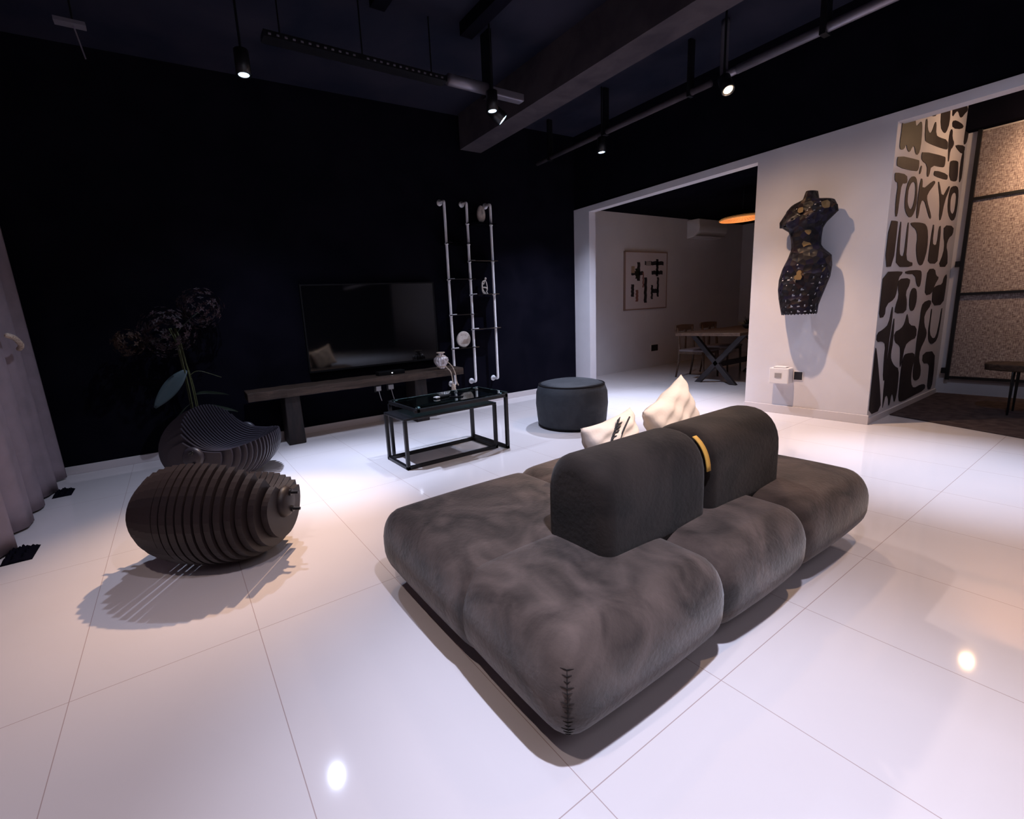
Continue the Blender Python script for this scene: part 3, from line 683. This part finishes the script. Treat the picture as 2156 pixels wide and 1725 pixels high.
# disc on the lowest shelf
t = thing('decor_disc', 'round beige textured disc standing on the lowest left shelf', 'ornament', on_wall(4.155, .10, .797), WROT)
o = obj('disc', lt([(.001, -.01), (.096, -.01), (.103, -.004), (.103, .004), (.096, .012), (.001, .012)], 48, align((0, 0, .103), (0, -1, 0)), cap=False), 'plaster', t, smooth=False)
bm = bmesh.new()
for k in range(5):
    z = .05+k*.012; tube(bm, [(-.05+.012*k, -.0125, z), (0, -.014, z+.004), (.055, -.0125, z-.003)], .0022, 6)
for k in range(4): tube(bm, [(-.04+k*.02, -.0125, .15), (-.03+k*.022, -.0135, .175)], .0022, 6)
obj('carved_lines', bm, 'frame_thin', t)
# face mask on top
t = thing('face_mask', 'oval beige carved face leaning on the top right shelf', 'mask', on_wall(4.515, .10, 2.327), WROT)
bm = bmesh.new(); n = 22; m_ = 28; g = []
for i in range(n+1):
    row = []
    for j in range(m_):
        a = 2*PI*j/m_; r = i/n; w2 = .062*(1-.12*math.sin(a)); x = w2*r*math.cos(a); z = .125+.105*r*math.sin(a)
        y = -.045*math.sqrt(max(0, 1-r*r))
        y -= .016*math.exp(-((x/.010)**2+((z-.125)/.028)**2))+.006*math.exp(-((x/.02)**2+((z-.065)/.008)**2))
        y += .008*sum(math.exp(-(((x-q)/.013)**2+((z-.15)/.010)**2)) for q in (-.025, .025))
        row.append(bm.verts.new((x, y, z)))
    g.append(row)
for a, b in zip(g, g[1:]): bridge(bm, a, b)
bm.faces.new(g[-1])
obj('face', bm, 'plaster', t, smooth=True)
obj('stand', bx(-.035, .035, -.02, .03, 0, .03), 'dark_metal', t, bevel=.004)
# thinker figure
t = thing('thinking_figure', 'small pale open-form seated figurine on the middle right shelf', 'figurine', on_wall(4.515, .10, 1.457), WROT)
bm = bmesh.new()
lathe(bm, [(.001, .012), (.012, .006), (.016, -.004), (.013, -.016), (.001, -.022)][::-1], 14, Matrix.Translation((.022, 0, .205)), cap=False)
for pts, r in (([(-.03, 0, .15), (-.02, 0, .165), (.01, 0, .175), (.02, 0, .19)], .009), ([(-.03, 0, .15), (-.035, 0, .11), (-.036, 0, .07), (-.03, 0, .03), (-.005, 0, .008)], .010),
               ([(-.03, 0, .085), (.0, 0, .088), (.03, 0, .08), (.042, 0, .055)], .010), ([(.042, 0, .055), (.03, 0, .035), (.045, 0, .008)], .008),
               ([(.018, 0, .178), (.034, 0, .14), (.042, 0, .10), (.042, 0, .06)], .0075), ([(-.034, 0, .07), (-.012, 0, .04), (.012, 0, .01)], .008),
               ([(-.03, 0, .15), (-.012, 0, .13), (.0, 0, .15), (.012, 0, .185)], .0065), ([(-.03, 0, .004), (.055, 0, .004)], .005)):
    tube(bm, smooth_path(pts, 5), r, 10)
obj('body', bm, 'plaster', t, smooth=True)

# ================================================================= plant
t = thing('potted_plant', 'tall dark plant with dusky flower head and one broad leaf behind the far lounge chair', 'plant', (.10, 4.95, 0))
obj('pot', lt([(.12, 0), (.15, .01), (.17, .2), (.14, .42), (.12, .44), (.11, .43), (.11, .3), (.001, .3)], 40, cap=False), 'black_paint', t, smooth=True)
for k in range(6):
    a = k*1.05; r = .03
    obj('stem', tb(smooth_path([(r*math.cos(a), r*math.sin(a), .3), (r*.9*math.cos(a)-.01, r*math.sin(a), .7), (-.04+.02*math.cos(a), .02*math.sin(a), 1.0+.03*k), (-.07+.03*math.cos(a), 0, 1.25)], 6), .0055, 8), 'stem', t, smooth=True)
obj('stem', tb(smooth_path([(-.01, -.02, .80), (.08, -.03, .84), (.26, -.05, .76)], 6), .003, 6), 'stem', t, smooth=True)
def leafm(length, width, droop, n=14):
    bm = bmesh.new(); rows = []
    for i in range(n+1):
        f = i/n; wd = width*math.sin(PI*min(1, f*.92+.04))**.8*(1-.2*f); z = -droop*f*f
        rows.append([bm.verts.new((length*f, s*wd/2, z-.10*wd*(1-abs(s))+.004*math.sin(8*f))) for s in (-1, -.5, 0, .5, 1)])
    for a, b in zip(rows, rows[1:]): bridge(bm, a, b, False)
    return bm
for (ln, wd, dr, p, rz, ry, mt) in ((.42, .15, .10, (-.02, -.02, .86), 195, 42, 'leaf'), (.30, .10, .10, (0, 0, .55), 200, 20, 'leaf_dark'), (.34, .08, .12, (.02, 0, .50), -25, -5, 'leaf_dark'),
                                   (.30, .10, .12, (.02, .0, .62), 15, -10, 'leaf_dark'), (.28, .1, .12, (0, -.02, .45), 240, 10, 'leaf_dark'), (.3, .09, .1, (0, -.02, .5), 290, 5, 'leaf_dark')):
    o = obj('leaf', leafm(ln, wd, dr), mt, t, smooth=True); o.location = p; o.rotation_euler = (math.radians(-62 if mt == 'leaf' else 15), math.radians(ry), math.radians(rz))
    o.modifiers.new('s', 'SOLIDIFY').thickness = .002
random.seed(4)
for (cx_, cy_, cz_, rr, mt, cnt) in ((-.12, -.02, 1.22, .24, 'petal', 260), (.18, .0, 1.42, .20, 'petal', 170), (-.42, 0, 1.15, .13, 'petal_orange', 90)):
    bm = bmesh.new()
    for k in range(cnt):
        d = Vector((random.gauss(0, 1), random.gauss(0, .55), random.gauss(0, .8))).normalized(); p = Vector((cx_, cy_, cz_))+d*rr*random.uniform(.55, 1)*Vector((1, .6, .75)).length/1.4
        q = Matrix.Translation(p) @ d.to_track_quat('Z', 'Y').to_matrix().to_4x4() @ Matrix.Rotation(random.random()*6, 4, 'Z')
        for s in range(4):
            a = s*PI/2; v = [q @ Vector(c) for c in ((0, 0, 0), (.016*math.cos(a-.6), .016*math.sin(a-.6), .006), (.03*math.cos(a), .03*math.sin(a), .004), (.016*math.cos(a+.6), .016*math.sin(a+.6), .006))]
            bm.faces.new([bm.verts.new(c) for c in v])
    obj('flower_head', bm, mt, t)
for pts in ([(-.07, 0, 1.2), (-.2, 0, 1.15), (-.42, 0, 1.12)], [(-.05, 0, 1.2), (.05, 0, 1.3), (.18, 0, 1.40)]): obj('stem', tb(smooth_path(pts, 5), .005, 8), 'leaf_dark', t, smooth=True)

# ================================================================= curtain
t = thing('curtain', 'heavy mauve-grey floor-length curtain down the left side', 'curtain', (-1.0, 3.4, 0))
bm = bmesh.new(); n = 260; rows = []
for zi in range(15):
    z = .015+(3.4-.015)*(zi/14)**1.3; f = 1-min(1, z/2.3)
    r = []
    for i in range(n+1):
        y = -2.3+(4.02-.0)*i/n
        ph = i/n*34; amp = .022+.026*f
        yy = y + .0
        if y > 1.2: yy = y+(.07)*f*(y-1.2)/.6*0
        x = -.03+amp*math.sin(ph*1.9+.6*math.sin(ph*.7))+.012*f*math.sin(ph*4.3+1)+.03*f
        r.append(bm.verts.new((x, yy, z)))
    rows.append(r)
for a, b in zip(rows, rows[1:]): bridge(bm, a, b, False)
o = obj('cloth', bm, 'curtain', t, smooth=True); sm = o.modifiers.new('s', 'SOLIDIFY'); sm.thickness = .006
obj('track', bx(-.05, .05, -2.4, 1.8, 3.42, 3.46), 'black_metal', t)
obj('hanger', bx(-.02, .02, -2.2, -2.16, 3.46, 3.6), 'black_metal', t); obj('hanger', bx(-.02, .02, 1.5, 1.54, 3.46, 3.6), 'black_metal', t)
t = thing('curtain_holdback', 'tan hold-back loop on the curtain at the left edge of the view', 'holdback', (-.925, 4.46, 1.2))
obj('loop', tb(smooth_path([(-.03, .12, -.045), (.0, .06, -.02), (.004, 0, .01), (0, -.08, .04), (-.01, -.2, .06)], 6), [.006]+[.018]*23+[.01], 10), 'rope', t, smooth=True)
for p, lab, s in (((-.90, 4.62, 0), 'small crumpled black cloth on the floor at the far foot of the curtain', 1.0), ((-.91, 3.42, 0), 'dark crumpled cloth lying at the near foot of the curtain', 1.15)):
    bm = bmesh.new(); n = 18; g = []
    random.seed(int(s*10))
    for i in range(n+1):
        g.append([bm.verts.new((s*(.06*(-1+2*i/n)), s*(.09*(-1+2*j/n)), max(.002, .045*s*((1-(-1+2*i/n)**2)*(1-(-1+2*j/n)**2))**.5*(.6+.5*math.sin(i*1.1+j*.7)*math.cos(j*.9))))) for j in range(n+1)])
    for a, b in zip(g, g[1:]): bridge(bm, a, b, False)
    o = obj('floor_cloth', bm, 'black_paint', smooth=True); o.location = p; o.modifiers.new('s', 'SOLIDIFY').thickness = .003
    tag(o, lab, 'cloth')

# ================================================================= partition: dress form, box, socket
# (z, left y, right y) outline of the torso, front bulge added below
TORSO = [(2.115, 2.01, 1.938), (2.046, 2.025, 1.924), (2.022, 2.119, 1.811), (1.978, 2.163, 1.789), (1.905, 2.189, 1.779), (1.832, 2.19, 1.852), (1.784, 2.129, 1.877), (1.707, 2.109, 1.883), (1.641, 2.102, 1.881), (1.607, 2.107, 1.86), (1.538, 2.129, 1.794), (1.45, 2.166, 1.784), (1.352, 2.192, 1.791), (1.263, 2.192, 1.817), (1.171, 2.181, 1.844), (1.103, 2.165, 1.863), (1.021, 2.144, 1.868)]
t = thing('dress_form_sculpture', 'wall-mounted female torso sculpture of dark patchwork metal with gold flecks and holes', 'sculpture', (5.25, 2.0, 1.0))
def tor(z):
    for a, b in zip(TORSO, TORSO[1:]):
        if b[0] <= z <= a[0]:
            f = (a[0]-z)/(a[0]-b[0]); return a[1]+(b[1]-a[1])*f, a[2]+(b[2]-a[2])*f
    return (TORSO[0] if z > TORSO[0][0] else TORSO[-1])[1:]
bm = bmesh.new(); NZ = 110; NA = 44; g = []
for i in range(NZ+1):
    z = 1.021+(2.115-1.021)*i/NZ; yl, yr = tor(z); hw = (yl-yr)/2; cy = (yl+yr)/2
    dep = .17-.03*math.exp(-((z-1.66)/.10)**2)-.06*max(0, (z-2.0)/.115); dep = max(.07, dep)
    row = []
    for j in range(NA+1):
        a = PI*j/NA; y = cy+hw*math.cos(a); x = -.10-dep*math.sin(a)**.8 if 0 < j < NA else -.10
        for s in (-.075, .075): x -= .05*math.exp(-(((y-cy-s)/.05)**2+((z-1.86)/.05)**2))
        x -= .012*math.sin(a)*math.sin(31*z+9*y)*.5
        edge = .006*math.sin(j*2.3) if i == 0 else 0
        row.append(bm.verts.new((x, y-2.0, z-1.0+edge)))
    g.append(row)
random.seed(11); HS = {(a_, b_): random.random() < .72 for a_ in range(40) for b_ in range(20)}
for i in range(NZ):
    for j in range(NA):
        z = 1.021+(2.115-1.021)*(i+.5)/NZ
        hole = False
        if z < 1.36:      # regular rows of punched holes on the skirt
            hole = HS[(i//5, j//5)] and ((i % 5 == 2 and j % 5 == 1) or (i % 5 == 3 and j % 5 == 1 and random.random() < .5) or (i % 5 == 2 and j % 5 == 2 and random.random() < .35))
        elif 1.74 < z < 1.98 or 1.36 <= z < 1.50: hole = random.random() < .022
        else: hole = random.random() < .006
        if not hole: bm.faces.new((g[i][j], g[i][j+1], g[i+1][j+1], g[i+1][j]))
bm.faces.new(g[-1][::-1])
o = obj('torso_shell', bm, 'patch', t, smooth=True); o.modifiers.new('s', 'SOLIDIFY').thickness = .006
# arm stumps
for sy, pts in ((1, [(-.14, .13, .93), (-.14, .175, .87), (-.14, .178, .835)]), (-1, [(-.14, -.14, .955), (-.14, -.20, .93), (-.14, -.206, .90)])):
    obj('arm_stump', tb(pts, [.05, .045, .035], 14), 'patch', t, smooth=True)
bm = bmesh.new(); box(bm, -.11, -.001, -.02, .02, .80, .84); box(bm, -.11, -.001, -.02, .02, .30, .34)
obj('wall_bracket', bm, 'black_metal', t)
random.seed(3)
for (y, z, r) in ((-.01, .95, .030), (-.03, .36, .034), (-.035, .40, .022)):
    yl, yr = tor(z+1); cy = (yl+yr)/2-2; hw = (yl-yr)/2; c = max(-.95, min(.95, (y-cy)/hw)); dep = .17*math.sin(math.acos(c))**.8
    bm = bmesh.new(); n = 7
    pts = [(r*random.uniform(.7, 1.1)*math.cos(2*PI*k/n), r*random.uniform(.7, 1.1)*math.sin(2*PI*k/n), 0) for k in range(n)]
    prism(bm, pts, (0, 0, .006)); bm.transform(align((-.118-dep, y, z), (-1, -c*.8, .0)))
    obj('gold_patch', bm, 'gold_patch', t)
t = thing('wall_dispenser', 'small white boxy dispenser with a grey window low on the white partition', 'dispenser', (5.25, 2.155, 0))
c_ = obj('case', bx(-.10, -.001, -.088, .088, .325, .485), 'plastic_white', t, bevel=.008)
obj('lid', bx(-.095, -.02, -.06, .055, .485, .50), 'plastic_white', t, bevel=.005)
obj('window', bx(-.104, -.10, -.025, .035, 0.385, .435), 'plastic_grey', c_, bevel=.001)
t = thing('wall_socket', 'black square wall socket right beside the white dispenser', 'socket', (5.25, 2.02, 0))
obj('plate', bx(-.010, -.001, -.035, .035, .365, .445), 'socket_black', t, bevel=.002)
obj('surround', bx(-.006, -.0005, -.042, .042, .358, .452), 'plastic_white', t, bevel=.002)

# ================================================================= lettering on the side wall
t = thing('wall_lettering', 'bold black city-name lettering reading TOKYO among abstract shapes on the side wall', 'mural', (5.25, 1.46, 0))
def decal(name, loops, m='vinyl', depth=.003):
    bm = bmesh.new(); es = []
    for lp in loops:
        vs = [bm.verts.new((x/1000-5.25, -.001-depth, z/1000)) for x, z in lp]
        es += [bm.edges.new((vs[i], vs[(i+1) % len(vs)])) for i in range(len(vs))]
    bmesh.ops.triangle_fill(bm, edges=es, use_beauty=True)
    r = bmesh.ops.extrude_face_region(bm, geom=bm.faces[:])
    for v in r['geom']:
        if isinstance(v, bmesh.types.BMVert): v.co.y += depth
    return obj(name, bm, m, t)
def soft(lp):
    out = []
    n = len(lp)
    for i in range(n):
        a, b = lp[i], lp[(i+1) % n]; out.append((a[0]*.75+b[0]*.25, a[1]*.75+b[1]*.25)); out.append((a[0]*.25+b[0]*.75, a[1]*.25+b[1]*.75))
    return out
for k, lp in MURAL.items():
    if k in ('Oi', 'Pi'): continue
    lp = [(min(7310, x), min(2992, z)) for x, z in lp]
    loops = [soft(lp)]
    if k+'i' in MURAL: loops.append(soft(MURAL[k+'i']))
    decal('letter' if k in 'TOYP' or k == 'Kk' else 'painted_shape', loops)

bm = bmesh.new(); prism(bm, [(5.78, 1.44, .001), (5.43, .52, .001), (4.9+.35, -.6, .001), (7.31, -2.6, .001), (7.31, 1.44, .001)], (0, 0, .008))
tag(obj('rug', bm, 'rug'), 'dark brown low-pile rug on the floor of the right side room', 'rug')
# ================================================================= framed woven panel, bench in the right room
t = thing('framed_woven_panel', 'tall black-framed panel of coarse woven mesh in three tiers in the right room', 'panel', (7.30, 0, 0))
obj('mesh', bx(-.008, .012, -2.2, 1.36, .20, 2.72), 'weave', t)
obj('frame_post', bx(-.04, -.008, 1.355, 1.385, .17, 2.74), 'black_metal', t)
obj('frame_post', bx(-.04, -.008, -2.2, -2.17, .17, 2.74), 'black_metal', t)
for z in (.195, 1.10, 2.07): obj('frame_rail', bx(-.036, -.008, -2.17, 1.355, z-.014, z+.014), 'black_metal', t)
for z in (1.42, .27): obj('hinge', bx(-.05, -.008, 1.385, 1.42, z-.03, z+.03), 'black_metal', t)
t = thing('hairpin_bench', 'low live-edge wooden bench on black hairpin legs before the woven panel', 'bench', (6.45, .2, .009))
bm = bmesh.new(); n = 24; top = []; bot = []
for i in range(n): 
    a = 2*PI*i/n; x = .20*math.copysign(abs(math.cos(a))**.6, math.cos(a)); y = .95*math.copysign(abs(math.sin(a))**.5, math.sin(a))-.15+.02*math.sin(3*a)
    top.append(Vector((x, y, .46))); bot.append(Vector((x*.94, y*.99, .40)))
a = ring(bm, top); b = ring(bm, bot); bridge(bm, a, b); bm.faces.new(a); bm.faces.new(b[::-1])
obj('seat', bm, 'bench_wood', t, bevel=.01)
for x, y in ((-.12, .58), (.12, .58), (-.12, -.9), (.12, -.9)):
    obj('leg', tb(smooth_path([(x-.05, y, .40), (x-.01, y, .02), (x, y, .006), (x+.01, y, .02), (x+.05, y, .40)], 6), .006, 8), 'black_metal', t, smooth=True)

# ================================================================= dining room
t = thing('dining_table', 'dark wooden dining table on crossed legs through the wide opening', 'dining table', (7.3, 3.6, 0))
obj('tabletop', bx(-.95, 1.0, -.46, .46, .71, .755), 'dining_wood', t, bevel=.01)
for x in (-.65, .75):
    for s in (1, -1):
        bm = bmesh.new(); prism(bm, [(x-.03, -.26*s-.045, .0), (x-.03, -.26*s+.045, 0), (x-.03, .36*s+.04, .71), (x-.03, .36*s-.05, .71)], (.06, 0, 0)); obj('leg', bm, 'table_dark', t, bevel=.006)
obj('stretcher', bx(-.62, .72, -.03, .03, .24, .31), 'table_dark', t)
def dchair():
    t = thing('dining_chair', '', 'dining chair', (0, 0, 0), 0, 'wooden chairs at the dining table')
    obj('seat', bx(-.22, .22, -.42, .0, .42, .455), 'seat_cloth', t, bevel=.012)
    obj('apron', bx(-.21, .21, -.40, -.01, .385, .42), 'dining_wood', t)
    for x in (-.20, .20):
        bm = bmesh.new(); tube(bm, [(x, .05, 0), (x, .01, .25), (x, 0, .45), (x, .02, .65), (x, .05, .80)], [.014, .018, .021, .018, .016], 8); obj('leg', bm, 'dining_wood', t, smooth=True)
        obj('leg', tb([(x, -.41, 0), (x, -.39, .42)], [.013, .02], 8), 'dining_wood', t, smooth=True)
    bm = bmesh.new(); rows = []
    for i in range(13):
        f = -1+2*i/12; y = .05+.05*(1-f*f); dz = .012*(1-f*f)
        rows.append(ring(bm, [Vector((f*.245, y-.012, .75-dz)), Vector((f*.245, y+.012, .75-dz)), Vector((f*.245, y+.014, .83+dz)), Vector((f*.245, y-.012, .83+dz))]))
    for a, b in zip(rows, rows[1:]): bridge(bm, a, b)
    bm.faces.new(rows[0][::-1]); bm.faces.new(rows[-1]); obj('top_rail', bm, 'dining_wood', t, bevel=.005)
    obj('back_slat', bx(-.025, .025, .02, .04, .45, .76), 'dining_wood', t)
    return t
dc = dchair(); dc.location = (7.10, 4.33, 0); dc['label'] = 'wooden dining chair nearest the white wall end, left of the crossed legs'
def dup(r0, loc, rz, label):
    r = r0.copy(); COL.objects.link(r); r.location = loc; r.rotation_euler = (0, 0, rz); r['label'] = label
    for ch in list(r0.children):
        c = ch.copy(); COL.objects.link(c); c.parent = r
    return r
dup(dc, (7.85, 4.36, 0), 0, 'second wooden dining chair further along the far side of the table')
dup(dc, (7.85, 2.85, 0), PI, 'wooden dining chair on the near side of the table, mostly behind the partition')
t = thing('table_plant', 'small dark leafy plant in a bowl on the dining table', 'plant', (7.35, 3.52, .755))
obj('bowl', lt([(.04, 0), (.07, .02), (.085, .06), (.08, .062), (.001, .03)], 24, cap=False), 'table_dark', t, smooth=True)
random.seed(9); bm = bmesh.new()
for k in range(46):
    d = Vector((random.gauss(0, .6), random.gauss(0, .6), random.uniform(.3, 1.1))).normalized(); ln = random.uniform(.08, .17)
    p = Vector((0, 0, .04)); e = p+d*ln; s = d.orthogonal().normalized()*.018; m_ = (p+e)/2
    bm.faces.new([bm.verts.new(c) for c in (p, m_+s, e, m_-s)])
obj('foliage', bm, 'leaf_dark', t)
t = thing('pendant_lamp', 'round woven rattan pendant lamp glowing orange over the dining table', 'lamp', (7.22, 3.62, 2.33))
bm = bmesh.new(); n = 48
for r, z in ((.285, 0), (.27, .012), (.25, .02), (.22, .028), (.18, .034), (.14, .04), (.10, .044)):
    tube(bm, [(r*math.cos(2*PI*k/n), r*math.sin(2*PI*k/n), z) for k in range(n+1)], .012, 6)
for k in range(40):
    a = 2*PI*k/40; tube(bm, [(.07*math.cos(a), .07*math.sin(a), .05), (.28*math.cos(a), .28*math.sin(a), .002)], .005, 5)
obj('shade', bm, 'rattan_lit', t)
obj('hood', lt([(.29, .01), (.22, .06), (.10, .10), (.03, .12), (.001, .125)], 40, cap=False), 'black_paint', t, smooth=True)
obj('cord', tb([(0, 0, .12), (0, 0, .47)], .004), 'black_metal', t)
t = thing('air_conditioner', 'white split air conditioner high on the dining room wall', 'air conditioner', (9.3, 5.5, 0))
bm = bmesh.new(); prism(bm, [(-.4, -.001, 2.42), (-.4, -.14, 2.44), (-.4, -.25, 2.53), (-.4, -.26, 2.62), (-.4, -.24, 2.76), (-.4, -.001, 2.77)], (1.0, 0, 0)); obj('case', bm, 'plastic_white', t, bevel=.012)
obj('louver', bx(-.36, .56, -.235, -.15, 2.455, 2.462), 'plastic_grey', t)
t = thing('abstract_picture', 'framed abstract print of black strokes on the dining room wall', 'picture', (7.62, 5.5, 0))
obj('canvas', bx(-.60, .60, -.03, -.004, 1.13, 2.13), 'paper', t)
bm = bmesh.new()
for a in ((-.615, .615, -.036, -.001, 2.13, 2.15), (-.615, .615, -.036, -.001, 1.11, 1.13), (-.62, -.60, -.036, -.001, 1.11, 2.15), (.60, .62, -.036, -.001, 1.11, 2.15)): box(bm, *a)
obj('frame', bm, 'frame_thin', t)
# strokes in picture coordinates: x 0..1, y 0 (top)..1
for x0, x1, y0, y1, m_ in ((.27, .34, .17, .50, 'ink'), (.13, .42, .33, .40, 'ink'), (.23, .31, .28, .46, 'leaf_dark'), (.45, .92, .15, .22, 'ink'), (.73, .79, .11, .42, 'ink'), (.62, .90, .32, .39, 'ink'), (.13, .21, .24, .36, 'ink_tan'),
                           (.44, .51, .44, .90, 'ink'), (.61, .66, .58, .84, 'ink'), (.76, .81, .44, .80, 'ink'), (.63, .80, .65, .73, 'ink'), (.13, .20, .56, .78, 'ink'), (.24, .30, .66, .87, 'ink_red'), (.40, .43, .35, .62, 'ink_red'), (.48, .60, .15, .23, 'plastic_grey')):
    bm = bmesh.new(); k = 10; a = []; b = []
    for i in range(k+1):
        f = i/k; jj = .008*math.sin(i*2.1+x0*40)
        if (y1-y0) > (x1-x0): a.append((-.6+1.2*(x0+jj), 2.13-(y0+(y1-y0)*f))); b.append((-.6+1.2*(x1+jj*.6), 2.13-(y0+(y1-y0)*f)))
        else: a.append((-.6+1.2*(x0+(x1-x0)*f), 2.13-(y0+jj))); b.append((-.6+1.2*(x0+(x1-x0)*f), 2.13-(y1+jj*.6)))
    va = [bm.verts.new((x, -.0315-.0002*len(m_), z)) for x, z in a]; vb = [bm.verts.new((x, -.0315-.0002*len(m_), z)) for x, z in b]; bridge(bm, va, vb, False)
    obj('brush_stroke', bm, m_, t)
t = thing('wall_socket', 'black wall socket low on the dining room wall under the picture', 'socket', (7.93, 5.5, 0))
obj('plate', bx(-.10, .10, -.012, -.001, .30, .42), 'socket_black', t, bevel=.003)
obj('surround', bx(-.115, .115, -.006, -.0005, .29, .43), 'plastic_white', t)
